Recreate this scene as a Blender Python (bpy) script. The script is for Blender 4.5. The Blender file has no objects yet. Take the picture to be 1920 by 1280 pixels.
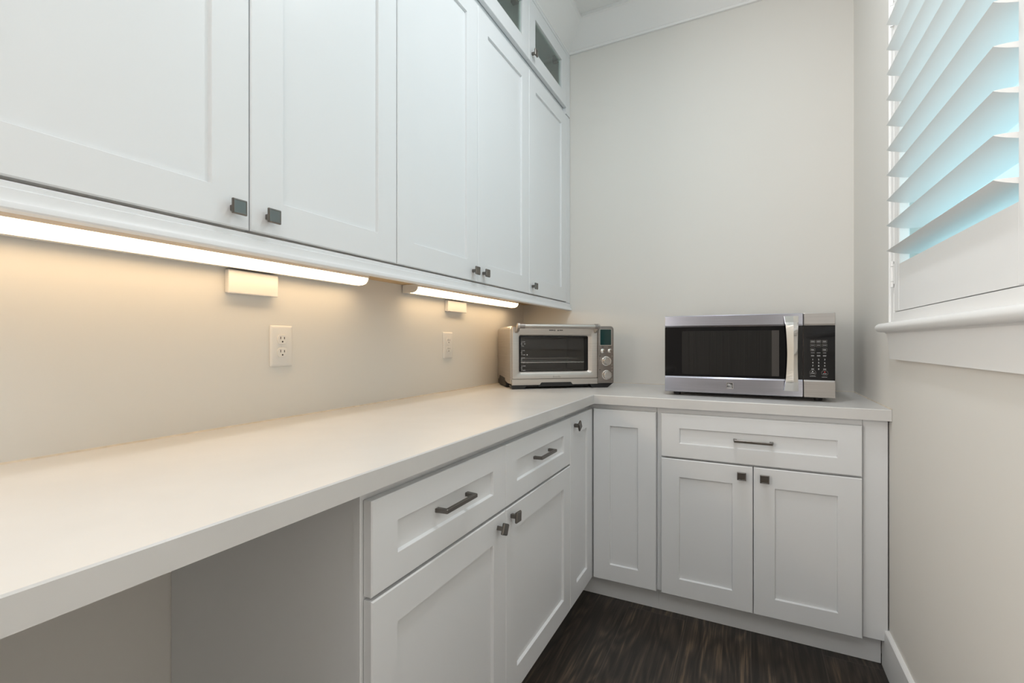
import bpy, bmesh, math, random
from mathutils import Vector, Matrix
PI = math.pi
random.seed(4)
scene = bpy.context.scene
COL = scene.collection

# ------------------------------------------------------------------ camera, sky, room light, exposure
W = 1.6946            # room width (window wall)
CEIL = 2.995
cam = bpy.data.cameras.new('camera')
cam.sensor_width = 36.0
cam.sensor_fit = 'HORIZONTAL'
cam.lens = 881.55 * 36.0 / 1920.0
cam.shift_x = 0.55 / 1920.0
cam.shift_y = 1.99 / 1920.0
cam.clip_start = 0.02
cam_o = bpy.data.objects.new('camera', cam)
COL.objects.link(cam_o)
cam_o.location = (1.2565, -2.6621, 1.1435)
cam_o.rotation_euler = (PI / 2, 0, 0.466)
scene.camera = cam_o

world = bpy.data.worlds.new('daylight')
scene.world = world
world.use_nodes = True
bg = world.node_tree.nodes['Background']
bg.inputs[0].default_value = (0.46, 0.68, 0.75, 1)
bg.inputs[1].default_value = 2.05


def area_light(name, loc, size, size_y, power, color, rot=(0, 0, 0), shape='RECTANGLE'):
    l = bpy.data.lights.new(name, 'AREA')
    l.shape = shape
    l.size = size
    if shape in ('RECTANGLE', 'ELLIPSE'):
        l.size_y = size_y
    l.energy = power
    l.color = color
    o = bpy.data.objects.new(name, l)
    COL.objects.link(o)
    o.location = loc
    o.rotation_euler = rot
    return o


COOL = (0.93, 0.97, 1.0)
area_light('added_ceiling_lamp', (1.05, -3.45, CEIL - 0.034), 1.1, 1.1, 4.0, COOL)  # fill lamp of an unseen, added ceiling panel
area_light('unseen_downlight_lamp', (1.10, -1.25, CEIL - 0.02), 0.16, 0.16, 9.0, COOL, shape='DISK')
area_light('unseen_downlight_lamp', (1.10, -2.20, CEIL - 0.02), 0.16, 0.16, 0.8, COOL, shape='DISK')  # second downlight, unseen, added for fill
# fill lamp added behind the camera, set before a made-up frosted window
area_light('added_rear_light', (-0.76, -4.660, 1.28), 1.28, 1.98, 72.0, (1.0, 0.945, 0.885), (PI / 2, 0, 0))
STRIP = 9.5          # under-cabinet strip emission

vs = scene.view_settings
vs.view_transform = 'Standard'
vs.look = 'None'
vs.exposure = 0.18
vs.gamma = 1.0
vs.use_curve_mapping = False

# ------------------------------------------------------------------ materials
MATS = {}


def mat(name, color, rough=0.5, metal=0.0, spec=0.5, noise=None, bump=None, coat=0.0):
    """noise = (scale vec, amount) value variation; bump = (scale, strength)"""
    m = bpy.data.materials.new(name)
    m.use_nodes = True
    nt = m.node_tree
    b = nt.nodes['Principled BSDF']
    b.inputs['Base Color'].default_value = (*color, 1)
    b.inputs['Roughness'].default_value = rough
    b.inputs['Metallic'].default_value = metal
    b.inputs['Specular IOR Level'].default_value = spec
    if coat:
        b.inputs['Coat Weight'].default_value = coat
    if noise or bump:
        tc = nt.nodes.new('ShaderNodeTexCoord')
    if noise:
        mp = nt.nodes.new('ShaderNodeMapping')
        mp.inputs['Scale'].default_value = noise[0]
        nt.links.new(tc.outputs['Object'], mp.inputs['Vector'])
        n = nt.nodes.new('ShaderNodeTexNoise')
        n.inputs['Scale'].default_value = 1.0
        n.inputs['Detail'].default_value = 6
        nt.links.new(mp.outputs[0], n.inputs['Vector'])
        r = nt.nodes.new('ShaderNodeValToRGB')
        a = noise[1]
        r.color_ramp.elements[0].position = 0.3
        r.color_ramp.elements[1].position = 0.7
        r.color_ramp.elements[0].color = (*[c * (1 - a) for c in color], 1)
        r.color_ramp.elements[1].color = (*[min(1, c * (1 + a)) for c in color], 1)
        nt.links.new(n.outputs['Fac'], r.inputs[0])
        nt.links.new(r.outputs[0], b.inputs['Base Color'])
    if bump:
        n2 = nt.nodes.new('ShaderNodeTexNoise')
        n2.inputs['Scale'].default_value = bump[0]
        n2.inputs['Detail'].default_value = 3
        nt.links.new(tc.outputs['Object'], n2.inputs['Vector'])
        bp = nt.nodes.new('ShaderNodeBump')
        bp.inputs['Strength'].default_value = bump[1]
        bp.inputs['Distance'].default_value = 0.001
        nt.links.new(n2.outputs['Fac'], bp.inputs['Height'])
        nt.links.new(bp.outputs[0], b.inputs['Normal'])
    MATS[name] = m
    return m


M_WALL = mat('greige_wall_paint', (0.76, 0.74, 0.70), 0.75, spec=0.25, bump=(420, 0.06))
M_REAR = mat('rear_reflection_tone', (0.36, 0.34, 0.32), 0.7, spec=0.25)  # unseen rear wall; tone chosen for its reflections and bounce
M_CEIL = mat('ceiling_paint', (0.85, 0.845, 0.83), 0.8, spec=0.2)
M_TRIM = mat('white_trim_paint', (0.86, 0.855, 0.845), 0.42, spec=0.4)
M_CAB = mat('white_cabinet_paint', (0.79, 0.80, 0.81), 0.38, spec=0.4)
M_WOOD = mat('raw_cabinet_underside', (0.62, 0.44, 0.24), 0.6, noise=((6, 3, 6), 0.12))
M_QUARTZ = mat('white_quartz', (0.66, 0.65, 0.635), 0.30, spec=0.5, noise=((7, 7, 7), 0.03))
M_NICKEL = mat('dark_nickel', (0.19, 0.175, 0.16), 0.30, 1.0)
M_STEEL = mat('brushed_steel', (0.57, 0.535, 0.50), 0.34, 1.0, noise=((3, 3, 260), 0.07))
M_STEELW = mat('steel_with_blue_reflection', (0.54, 0.56, 0.65), 0.17, 1.0, noise=((3, 3, 260), 0.07))  # steel tinted blue: a reflected cast put into the colour
M_STEELM = mat('brushed_steel_panel', (0.50, 0.48, 0.465), 0.32, 1.0, noise=((3, 3, 260), 0.06))
M_STEELD = mat('dark_steel', (0.34, 0.31, 0.29), 0.36, 1.0, noise=((3, 3, 260), 0.07))
M_CHROME = mat('chrome', (0.80, 0.78, 0.75), 0.07, 1.0)
M_BLACKGL = mat('black_glass', (0.004, 0.004, 0.005), 0.05, spec=0.3)
M_MESHGL = mat('perforated_screen', (0.014, 0.0135, 0.013), 0.10, spec=0.4, noise=((900, 2, 2), 0.25))
M_RACK = mat('rack_wire', (0.88, 0.87, 0.85), 0.38, 0.7)
M_KNOBF = mat('turned_knob_face', (0.78, 0.77, 0.75), 0.28, 1.0)
M_BLACK = mat('black_plastic', (0.012, 0.012, 0.013), 0.4)
M_CAVITY = mat('oven_cavity', (0.10, 0.092, 0.085), 0.45, 0.6)
M_LCD = mat('teal_display', (0.012, 0.045, 0.045), 0.12)
M_WHITEP = mat('white_plastic', (0.80, 0.78, 0.75), 0.35, spec=0.4)
M_INK = mat('white_print', (0.85, 0.85, 0.85), 0.6)
M_REDINK = mat('red_print', (0.45, 0.03, 0.03), 0.6)
M_PRINT = mat('grey_white_print', (0.45, 0.45, 0.45), 0.6)
M_DARKINK = mat('dark_print', (0.03, 0.03, 0.03), 0.6)
M_GREYINK = mat('grey_print', (0.30, 0.28, 0.26), 0.5, 0.6)
M_GAP = mat('dark_slot', (0.02, 0.018, 0.016), 0.8)
M_BRASS = mat('wire_brass', (0.5, 0.4, 0.25), 0.4, 1.0)
M_CAULK = mat('caulk', (0.62, 0.56, 0.47), 0.7, noise=((40, 40, 40), 0.12))


def emit(name, color, strength):
    m = bpy.data.materials.new(name)
    m.use_nodes = True
    b = m.node_tree.nodes['Principled BSDF']
    b.inputs['Base Color'].default_value = (0.8, 0.8, 0.8, 1)
    b.inputs['Emission Color'].default_value = (*color, 1)
    b.inputs['Emission Strength'].default_value = strength
    return m


M_STRIP = emit('warm_led_diffuser', (1.0, 0.72, 0.42), STRIP)
M_FROST = emit('added_frosted_glow', (0.97, 0.98, 1.0), 2.0)  # glowing pane of the added, unseen rear window
M_PANEL = emit('unseen_ceiling_led', (0.93, 0.97, 1.0), 1.9)  # glow of the unseen ceiling lamps


def glass(name, tint, refl=0.9):
    """thin pane: tinted see-through plus mirror by fresnel"""
    m = bpy.data.materials.new(name)
    m.use_nodes = True
    nt = m.node_tree
    nt.nodes.remove(nt.nodes['Principled BSDF'])
    out = nt.nodes['Material Output']
    t = nt.nodes.new('ShaderNodeBsdfTransparent')
    t.inputs[0].default_value = (*tint, 1)
    g = nt.nodes.new('ShaderNodeBsdfGlossy')
    g.inputs['Roughness'].default_value = 0.02
    g.inputs['Color'].default_value = (refl, refl, refl, 1)
    # Schlick reflectance, the same from both sides of the pane
    geo = nt.nodes.new('ShaderNodeNewGeometry')
    dot = nt.nodes.new('ShaderNodeVectorMath')
    dot.operation = 'DOT_PRODUCT'
    nt.links.new(geo.outputs['Incoming'], dot.inputs[0])
    nt.links.new(geo.outputs['Normal'], dot.inputs[1])
    prev = dot.outputs['Value']
    for op, val in (('ABSOLUTE', None), ('SUBTRACT', 1.0), ('POWER', 5.0), ('MULTIPLY', 0.96), ('ADD', 0.04)):
        n = nt.nodes.new('ShaderNodeMath')
        n.operation = op
        n.use_clamp = op != 'ABSOLUTE'
        if op == 'SUBTRACT':
            n.inputs[0].default_value = 1.0
            nt.links.new(prev, n.inputs[1])
        else:
            nt.links.new(prev, n.inputs[0])
            if val is not None:
                n.inputs[1].default_value = val
        prev = n.outputs[0]
    x = nt.nodes.new('ShaderNodeMixShader')
    nt.links.new(prev, x.inputs[0])
    nt.links.new(t.outputs[0], x.inputs[1])
    nt.links.new(g.outputs[0], x.inputs[2])
    nt.links.new(x.outputs[0], out.inputs['Surface'])
    return m


M_PANE = glass('cabinet_glass', (0.90, 0.955, 0.925))
M_WINPANE = glass('window_glass', (0.90, 0.97, 0.98))
M_OVENPANE = glass('oven_door_glass', (0.80, 0.79, 0.78))


def floor_material():
    m = bpy.data.materials.new('dark_plank_floor')
    m.use_nodes = True
    nt = m.node_tree
    N = nt.nodes.new
    L = nt.links.new
    b = nt.nodes['Principled BSDF']
    tc = N('ShaderNodeTexCoord')
    sp = N('ShaderNodeSeparateXYZ')
    L(tc.outputs['Object'], sp.inputs[0])

    def ma(op, a, bb=None, clamp=False):
        n = N('ShaderNodeMath')
        n.operation = op
        n.use_clamp = clamp
        for i, v in enumerate((a, bb)):
            if v is None:
                continue
            if isinstance(v, (int, float)):
                n.inputs[i].default_value = v
            else:
                L(v, n.inputs[i])
        return n.outputs[0]
    PW, PL = 0.2355, 1.22
    u = ma('DIVIDE', ma('SUBTRACT', sp.outputs[0], 0.7945), PW)
    idx = ma('FLOOR', u)
    fu = ma('FRACT', u)
    off = ma('FRACT', ma('MULTIPLY', idx, 1 / 3.0 + 0.00003))
    v = ma('ADD', ma('DIVIDE', ma('ADD', sp.outputs[1], 0.612), PL), off)
    idy = ma('FLOOR', v)
    fv = ma('FRACT', v)
    # distance from the seams, in metres
    du = ma('MULTIPLY', ma('MINIMUM', fu, ma('SUBTRACT', 1.0, fu)), PW)
    dv = ma('MULTIPLY', ma('MINIMUM', fv, ma('SUBTRACT', 1.0, fv)), PL)
    seam = ma('LESS_THAN', ma('MINIMUM', du, dv), 0.0012)
    cid = N('ShaderNodeCombineXYZ')
    L(idx, cid.inputs[0])
    L(idy, cid.inputs[1])
    wn = N('ShaderNodeTexWhiteNoise')
    wn.noise_dimensions = '3D'
    L(cid.outputs[0], wn.inputs['Vector'])
    # grain coordinates: shifted per plank, stretched along the plank
    off3 = N('ShaderNodeVectorMath')
    off3.operation = 'SCALE'
    L(wn.outputs['Color'], off3.inputs[0])
    off3.inputs['Scale'].default_value = 9.0
    gv = N('ShaderNodeVectorMath')
    gv.operation = 'ADD'
    L(tc.outputs['Object'], gv.inputs[0])
    L(off3.outputs[0], gv.inputs[1])
    mp = N('ShaderNodeMapping')
    mp.inputs['Scale'].default_value = (95, 2.6, 1)
    L(gv.outputs[0], mp.inputs['Vector'])
    n1 = N('ShaderNodeTexNoise')
    n1.inputs['Scale'].default_value = 1.0
    n1.inputs['Detail'].default_value = 7
    n1.inputs['Roughness'].default_value = 0.62
    n1.inputs['Distortion'].default_value = 0.5
    L(mp.outputs[0], n1.inputs['Vector'])
    # cathedral figure
    mp2 = N('ShaderNodeMapping')
    mp2.inputs['Scale'].default_value = (7.5, 1.05, 1)
    L(gv.outputs[0], mp2.inputs['Vector'])
    n2 = N('ShaderNodeTexNoise')
    n2.inputs['Scale'].default_value = 1.0
    n2.inputs['Detail'].default_value = 2.5
    L(mp2.outputs[0], n2.inputs['Vector'])
    rings = ma('ADD', ma('MULTIPLY', ma('SINE', ma('MULTIPLY', n2.outputs['Fac'], 85.0)), 0.5), 0.5)
    g = ma('ADD', ma('MULTIPLY', n1.outputs['Fac'], 0.80), ma('MULTIPLY', rings, 0.13))
    g = ma('ADD', g, ma('MULTIPLY', ma('SUBTRACT', wn.outputs['Value'], 0.5), 0.16))
    r = N('ShaderNodeValToRGB')
    e = r.color_ramp.elements
    e[0].position = 0.34
    e[0].color = (0.018, 0.0135, 0.0105, 1)
    e[1].position = 0.76
    e[1].color = (0.21, 0.142, 0.088, 1)
    k = e.new(0.50)
    k.color = (0.046, 0.034, 0.0255, 1)
    L(g, r.inputs[0])
    mx = N('ShaderNodeMixRGB')
    L(seam, mx.inputs[0])
    L(r.outputs[0], mx.inputs[1])
    mx.inputs[2].default_value = (0.075, 0.058, 0.046, 1)  # paler joints: light caught on plank bevels, put into the colour
    L(mx.outputs[0], b.inputs['Base Color'])
    b.inputs['Roughness'].default_value = 0.42
    bp = N('ShaderNodeBump')
    bp.inputs['Strength'].default_value = 0.25
    bp.inputs['Distance'].default_value = 0.001
    L(g, bp.inputs['Height'])
    L(bp.outputs[0], b.inputs['Normal'])
    return m


M_FLOOR = floor_material()

# ------------------------------------------------------------------ mesh helpers


def link(name, bm, m, parent=None, smooth=False):
    me = bpy.data.meshes.new(name)
    bmesh.ops.recalc_face_normals(bm, faces=bm.faces)
    bm.to_mesh(me)
    bm.free()
    for mm in (m if isinstance(m, (list, tuple)) else [m]):
        me.materials.append(mm)
    if smooth:
        for p in me.polygons:
            p.use_smooth = True
        me.set_sharp_from_angle(angle=math.radians(35))
    o = bpy.data.objects.new(name, me)
    COL.objects.link(o)
    if parent is not None:
        o.parent = parent
    return o


def thing(name, label, cat, loc=(0, 0, 0), rz=0.0, group=None):
    o = bpy.data.objects.new(name, None)
    o.empty_display_size = 0.05
    COL.objects.link(o)
    o.location = loc
    o.rotation_euler = (0, 0, rz)
    return tag(o, label, cat, group)


def tag(o, label, cat, group=None):
    o['label'] = label
    o['category'] = cat
    if group:
        o['group'] = group
    return o


def struct(o):
    o['kind'] = 'structure'
    return o


def box(bm, x0, x1, y0, y1, z0, z1, bev=0.0, mi=0, seg=1):
    x0, x1 = min(x0, x1), max(x0, x1)
    y0, y1 = min(y0, y1), max(y0, y1)
    z0, z1 = min(z0, z1), max(z0, z1)
    vs_ = [bm.verts.new((x, y, z)) for z in (z0, z1) for y in (y0, y1) for x in (x0, x1)]
    idx = ((0, 2, 3, 1), (4, 5, 7, 6), (0, 1, 5, 4), (2, 6, 7, 3), (0, 4, 6, 2), (1, 3, 7, 5))
    fs = [bm.faces.new([vs_[i] for i in f]) for f in idx]
    for f in fs:
        f.material_index = mi
    if bev > 0:
        es = list({e for f in fs for e in f.edges})
        r = bmesh.ops.bevel(bm, geom=es, offset=bev, segments=seg, affect='EDGES', profile=0.5)
        for f in r['faces']:
            f.material_index = mi
    return fs


def rloop(x0, x1, z0, z1, r=0.0, n=4):
    """rounded rectangle as (x, z) points"""
    if r <= 0 and n == 0:
        return [(x0, z0), (x1, z0), (x1, z1), (x0, z1)]
    n = max(n, 1)
    pts = []
    for cx, cz, a0 in ((x0 + r, z0 + r, PI), (x1 - r, z0 + r, 1.5 * PI), (x1 - r, z1 - r, 0), (x0 + r, z1 - r, 0.5 * PI)):
        for i in range(n + 1):
            a = a0 + 0.5 * PI * i / n
            pts.append((cx + r * math.cos(a), cz + r * math.sin(a)))
    return pts


def loft(bm, loops, cap0=True, cap1=True, closed=False, mis=None, mi=0):
    """loops: lists of 3-D points with equal counts"""
    rows = [[bm.verts.new(p) for p in lp] for lp in loops]
    n = len(rows[0])
    rng = len(rows) if closed else len(rows) - 1
    for k in range(rng):
        a, b = rows[k], rows[(k + 1) % len(rows)]
        for i in range(n):
            j = (i + 1) % n
            f = bm.faces.new((a[i], a[j], b[j], b[i]))
            f.material_index = mis[k] if mis else mi
    if not closed:
        if cap0:
            bm.faces.new(rows[0]).material_index = mi
        if cap1:
            bm.faces.new(list(reversed(rows[-1]))).material_index = mi if not mis else mis[-1]


def xz(pts, y):
    return [(x, y, z) for x, z in pts]


def cyl(bm, c, axis, r, length, n=24, r2=None, mi=0):
    """cylinder from point c along axis"""
    a = Vector(axis).normalized()
    t = a.orthogonal().normalized()
    s = a.cross(t)
    r2 = r if r2 is None else r2
    l0, l1 = [], []
    for i in range(n):
        an = 2 * PI * i / n
        d = t * math.cos(an) + s * math.sin(an)
        l0.append(Vector(c) + d * r)
        l1.append(Vector(c) + a * length + d * r2)
    loft(bm, [l0, l1], mi=mi)


def lathe_y(bm, cx, cz, prof, n=32, mi=0):
    """rings about the -y axis: prof = [(radius, y)]"""
    loops = []
    for r, y in prof:
        loops.append([(cx + r * math.cos(2 * PI * i / n), y, cz + r * math.sin(2 * PI * i / n)) for i in range(n)])
    loft(bm, loops, mi=mi)


def prism(bm, poly, axis, a0, a1, mi=0):
    """poly in the plane across `axis`; a0, a1 may be functions of the polygon point (mitres)"""
    def P(p, a):
        v = a(p) if callable(a) else a
        if axis == 'y':
            return (p[0], v, p[1])
        if axis == 'x':
            return (v, p[0], p[1])
        return (p[0], p[1], v)
    loft(bm, [[P(p, a0) for p in poly], [P(p, a1) for p in poly]], mi=mi)


def text_obj(body, size, m, parent, loc, rot, name='lettering', align='CENTER', ext=0.0002):
    cu = bpy.data.curves.new('tmp_text', 'FONT')
    cu.body = body
    cu.size = size
    cu.align_x = align
    cu.align_y = 'CENTER'
    cu.extrude = ext
    cu.resolution_u = 2
    to = bpy.data.objects.new('tmp_text', cu)
    COL.objects.link(to)
    dg = bpy.context.evaluated_depsgraph_get()
    me = bpy.data.meshes.new_from_object(to.evaluated_get(dg))
    bpy.data.objects.remove(to)
    bpy.data.curves.remove(cu)
    me.name = name
    me.materials.clear()
    me.materials.append(m)
    o = bpy.data.objects.new(name, me)
    COL.objects.link(o)
    o.parent = parent
    o.location = loc
    o.rotation_euler = rot
    return o


FRONT = (PI / 2, 0, 0)        # text standing up, facing -y

# ------------------------------------------------------------------ room shell
REAR = -4.7
bm = bmesh.new()
box(bm, -1.75, W + 0.2, REAR - 0.15, 0.2, -0.12, 0)
struct(link('floor', bm, M_FLOOR))
bm = bmesh.new()
box(bm, -1.75, W + 0.2, REAR - 0.15, 0.2, CEIL, CEIL + 0.12)
struct(link('ceiling', bm, M_CEIL))
bm = bmesh.new()
box(bm, -0.15, 0, -3.05, 0.0, 0, CEIL)
box(bm, -1.60, -0.15, -3.05, -2.90, 0, CEIL)  # side recess added out of view to hold the light-giving window
box(bm, -1.75, -1.60, REAR, -2.90, 0, CEIL)
struct(link('wall_left', bm, M_WALL))
bm = bmesh.new()
box(bm, -0.15, W + 0.15, 0, 0.15, 0, CEIL)
struct(link('wall_back', bm, M_WALL))
bm = bmesh.new()
box(bm, -1.75, W + 0.15, REAR - 0.15, REAR, 0, CEIL)
struct(link('wall_rear', bm, M_REAR))
added_win = bpy.data.objects.new('added_window_2', None)  # unseen frosted window added to light the room from behind
COL.objects.link(added_win)
added_win.location = (-0.76, REAR, 1.28)
struct(added_win)
bm = bmesh.new()
for x0, x1, z0, z1 in ((-0.73, -0.645, -1.08, 1.08), (0.645, 0.73, -1.08, 1.08), (-0.645, 0.645, 0.995, 1.08), (-0.645, 0.645, -1.08, -0.995)):
    box(bm, x0, x1, 0.0005, 0.028, z0, z1, 0.002)
link('added_window_frame', bm, M_TRIM, added_win)
bm = bmesh.new()
box(bm, -0.645, 0.645, 0.0005, 0.012, -0.995, 0.995)
link('pane', bm, M_FROST, added_win)
WY0, WY1, WZ0, WZ1 = -2.455, -0.745, 1.215, 2.62      # window opening
bm = bmesh.new()
box(bm, W, W + 0.15, REAR, WY0, 0, CEIL)
box(bm, W, W + 0.15, WY1, 0, 0, CEIL)
box(bm, W, W + 0.15, WY0, WY1, 0, WZ0)
box(bm, W, W + 0.15, WY0, WY1, WZ1, CEIL)
struct(link('wall_right', bm, M_WALL))

# baseboard with a square top edge along the window wall
bm = bmesh.new()
prism(bm, [(W, 0), (W - 0.0140, 0), (W - 0.0140, 0.139), (W - 0.0110, 0.1425), (W, 0.1425)], 'y', REAR, -0.578)
struct(link('baseboard_right', bm, M_TRIM))

# crown: a flat sloping board with a small bead at the bottom and a fillet on top, mitred in the corner
UF = 0.308            # plane of the wall-cabinet doors
CR = [(0.0, 2.852), (0.012, 2.852), (0.014, 2.862), (0.010, 2.868), (0.108, 2.975), (0.120, 2.979), (0.120, CEIL), (0.0, CEIL)]
bm = bmesh.new()
prism(bm, [(-p, z) for p, z in CR], 'x', lambda q: (UF - 0.012) - q[0], W)
struct(link('trim_1', bm, M_TRIM))
bm = bmesh.new()
prism(bm, [(UF - 0.012 + p, z) for p, z in CR], 'y', -3.4, lambda q: -(q[0] - UF + 0.012))
struct(link('trim_2', bm, M_TRIM))

# caulk bead where worktop and walls meet
CT = 0.914
bm = bmesh.new()
prism(bm, [(0.0, CT), (0.0035, CT), (0.0, CT + 0.0035)], 'y', -2.95, -0.0005)
prism(bm, [(0.0, CT), (-0.003, CT), (0.0, CT + 0.003)], 'x', 0.0005, W - 0.0005)
prism(bm, [(W, CT), (W - 0.0035, CT), (W, CT + 0.0035)], 'y', -0.65, -0.0005)
struct(link('trim_3', bm, M_CAULK))

# ------------------------------------------------------------------ window, sill and plantation shutters
win = bpy.data.objects.new('window_1', None)
COL.objects.link(win)
win.location = (W, -1.6, WZ0)
struct(win)
WIN_OFF = Matrix.Translation((-W, 1.6, -WZ0))


def wpart(name, bm, m, smooth=False):
    o = link(name, bm, m, win, smooth)
    o.data.transform(WIN_OFF)
    return o


FX = W - 0.020          # room-side face of the shutter frame
FY0, FY1, FZ0, FZ1 = -2.474, -0.7136, 1.2085, 2.66
PY1, PY0 = -0.7613, -1.5915      # first shutter panel
PZ0, PZ1 = 1.2425, 2.615
bm = bmesh.new()
box(bm, FX, W + 0.012, PY1 + 0.0025, FY1, FZ0, FZ1, 0.002)
box(bm, FX, W + 0.012, FY0, FY0 + 0.0477, FZ0, FZ1, 0.002)
box(bm, FX, W + 0.012, FY0 + 0.0477, PY1 + 0.0025, FZ0, PZ0 - 0.0025)
box(bm, FX, W + 0.012, FY0 + 0.0477, PY1 + 0.0025, PZ1 + 0.0025, FZ1)
# thin bead outside the frame
box(bm, FX - 0.005, FX + 0.01, FY1 - 0.011, FY1 - 0.004, FZ0, FZ1, 0.002)
wpart('shutter_frame', bm, M_TRIM)
bm = bmesh.new()
SX0, SX1 = W + 0.075, W + 0.115
for y0, y1 in ((WY0, WY0 + 0.05), (WY1 - 0.05, WY1), (-1.625, -1.575)):
    box(bm, SX0, SX1, y0, y1, WZ0, WZ1, 0.003)
for z0, z1 in ((WZ0, WZ0 + 0.055), (WZ1 - 0.05, WZ1)):
    for y0, y1 in ((WY0 + 0.05, -1.625), (-1.575, WY1 - 0.05)):
        box(bm, SX0, SX1, y0, y1, z0, z1)
wpart('sash', bm, M_TRIM)
for y0, y1 in ((WY0 + 0.05, -1.625), (-1.575, WY1 - 0.05)):
    bm = bmesh.new()
    box(bm, SX0 + 0.016, SX0 + 0.021, y0, y1, WZ0 + 0.055, WZ1 - 0.05)
    wpart('pane', bm, M_WINPANE)
# stool (sill board) with a rounded nose and returned end
bm = bmesh.new()
nose = []
for i in range(9):
    a = PI / 2 + PI * i / 8
    nose.append((W - 0.036 + 0.0145 * math.cos(a) * 0.95, 1.193 + 0.0145 * math.sin(a)))
prof = [(W, 1.2075)] + nose + [(W - 0.024, 1.1785), (W - 0.020, 1.1735), (W, 1.1735)]
loops = []
for k, (y, s) in enumerate(((-2.54, 1), (-0.668, 1), (-0.654, 0.90), (-0.647, 0.62))):
    zc = 1.1905
    loops.append([(W - (W - x) * (1 if s == 1 else (0.99 if s > .7 else 0.86)), y, zc + (z - zc) * s) for x, z in prof])
loft(bm, loops)
wpart('stool', bm, M_TRIM, True)
bm = bmesh.new()
prism(bm, [(-2.55, 1.1735), (-0.668, 1.1735), (-0.706, 1.0895), (-2.51, 1.0895)], 'x', W - 0.019, W)
wpart('apron', bm, M_TRIM)

LOUV_Y0, LOUV_Y1 = -1.5365, -0.8160
LOUV_X = W - 0.0068
TILT = math.radians(8.0)


def louver_bm(y0, y1, z, tilt):
    bm = bmesh.new()
    pts = []
    hw, th = 0.0447, 0.0058
    for i in range(20):
        a = 2 * PI * i / 20
        x = hw * math.cos(a)
        zz = th * math.sin(a) * (0.25 + 0.75 * abs(math.sin(a)))
        # room edge (-x) up, outer edge down
        xr = x * math.cos(tilt) + zz * math.sin(tilt)
        zr = -x * math.sin(tilt) + zz * math.cos(tilt)
        pts.append((LOUV_X + xr, zr + z))
    prism(bm, pts, 'y', y0, y1)
    return bm


def hinge_bm(y, z0, z1):
    bm = bmesh.new()
    n = z1 - z0
    for a, b in ((0, .20), (.215, .785), (.80, 1)):
        cyl(bm, (FX - 0.0045, y, z0 + a * n), (0, 0, 1), 0.0048, (b - a) * n, 16)
    box(bm, FX - 0.0012, FX, y - 0.014, y + 0.014, z0 + .01, z1 - .01)
    return bm


def shutter(label, dy, tilt):
    t = thing('plantation_shutter', label, 'shutter', (W, -1.176 + dy, PZ0), group='shutters on the window')
    off = Matrix.Translation((-W, 1.176, -PZ0))

    def part(name, bm, smooth=False):
        o = link(name, bm, M_TRIM, t, smooth)
        o.data.transform(off)
    X0, X1 = FX + 0.0005, FX + 0.0275
    for y0, y1 in ((PY1 - 0.0535, PY1), (PY0, PY0 + 0.0535)):
        bm = bmesh.new()
        box(bm, X0, X1, y0, y1, PZ0, PZ1, 0.0025)
        part('stile', bm)
    bm = bmesh.new()
    box(bm, X0 + 0.0005, X1 - 0.0005, PY0 + 0.0535, PY1 - 0.0535, PZ0, 1.388)
    part('bottom_rail', bm)
    bm = bmesh.new()
    box(bm, X0 + 0.0005, X1 - 0.0005, PY0 + 0.0535, PY1 - 0.0535, 2.505, PZ1)
    part('top_rail', bm)
    z = 1.4242
    while z < 2.47:
        part('louver', louver_bm(LOUV_Y0, LOUV_Y1, z, tilt), True)
        z += 0.0788
    if dy == 0:
        for z0 in (1.3215, 2.160):
            part('hinge', hinge_bm(PY1 + 0.002, z0, z0 + 0.083), True)
    return t


shutter('white wooden plantation shutter hinged beside the bare wall corner, louvers open', 0, TILT)
s2 = shutter('white wooden plantation shutter out of view, louvers half-closed to shape the light', -(0.8302 + 0.003), math.radians(38))  # out of view; louver tilt set to trim light on the wall cabinets

# ------------------------------------------------------------------ cabinet kit: local x along the run, front faces -y


def shaker_bm(x0, x1, z0, z1, yb, yf, sx, sz, rec=0.0085):
    """door or drawer front with a recessed flat panel; yb back, yf front (yf < yb)"""
    bm = bmesh.new()
    e = 0.0026

    def L(ix, iz, y):
        return xz(rloop(x0 + ix, x1 - ix, z0 + iz, z1 - iz, 0, 0), y)
    loft(bm, [L(0, 0, yb), L(0, 0, yf + e), L(e, e, yf), L(sx - 0.0008, sz - 0.0008, yf), L(sx, sz, yf + 0.001), L(sx + 0.002, sz + 0.002, yf + rec)])
    return bm


def glazed_bm(x0, x1, z0, z1, yb, yf, s):
    bm = bmesh.new()
    e = 0.0018

    def L(i, y):
        return xz(rloop(x0 + i, x1 - i, z0 + i, z1 - i, 0, 0), y)
    loft(bm, [L(0, yb), L(0, yf + e), L(e, yf), L(s - 0.001, yf), L(s, yf + 0.0012), L(s, yb)], closed=True)
    return bm


def knob(parent, x, z, yf, turn=0.0):
    """square knob on a short post"""
    bm = bmesh.new()
    box(bm, -0.0058, 0.0058, -0.019, 0.0, -0.0058, 0.0058, 0.0008)
    h = 0.0155

    def L(s, y):
        return xz(rloop(-s, s, -s, s, 0.001, 1), y)
    loft(bm, [L(0.0075, -0.0175), L(h - 0.0015, -0.0195), L(h, -0.0212), L(h, -0.0245), L(h - 0.0018, -0.0268), L(h - 0.0035, -0.0270), L(h - 0.0040, -0.0264)])
    if turn:
        bmesh.ops.rotate(bm, verts=bm.verts, cent=(0, 0, 0), matrix=Matrix.Rotation(turn, 3, 'Y'))
    bmesh.ops.translate(bm, verts=bm.verts, vec=(x, yf, z))
    return link('knob', bm, M_NICKEL, parent)


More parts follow.
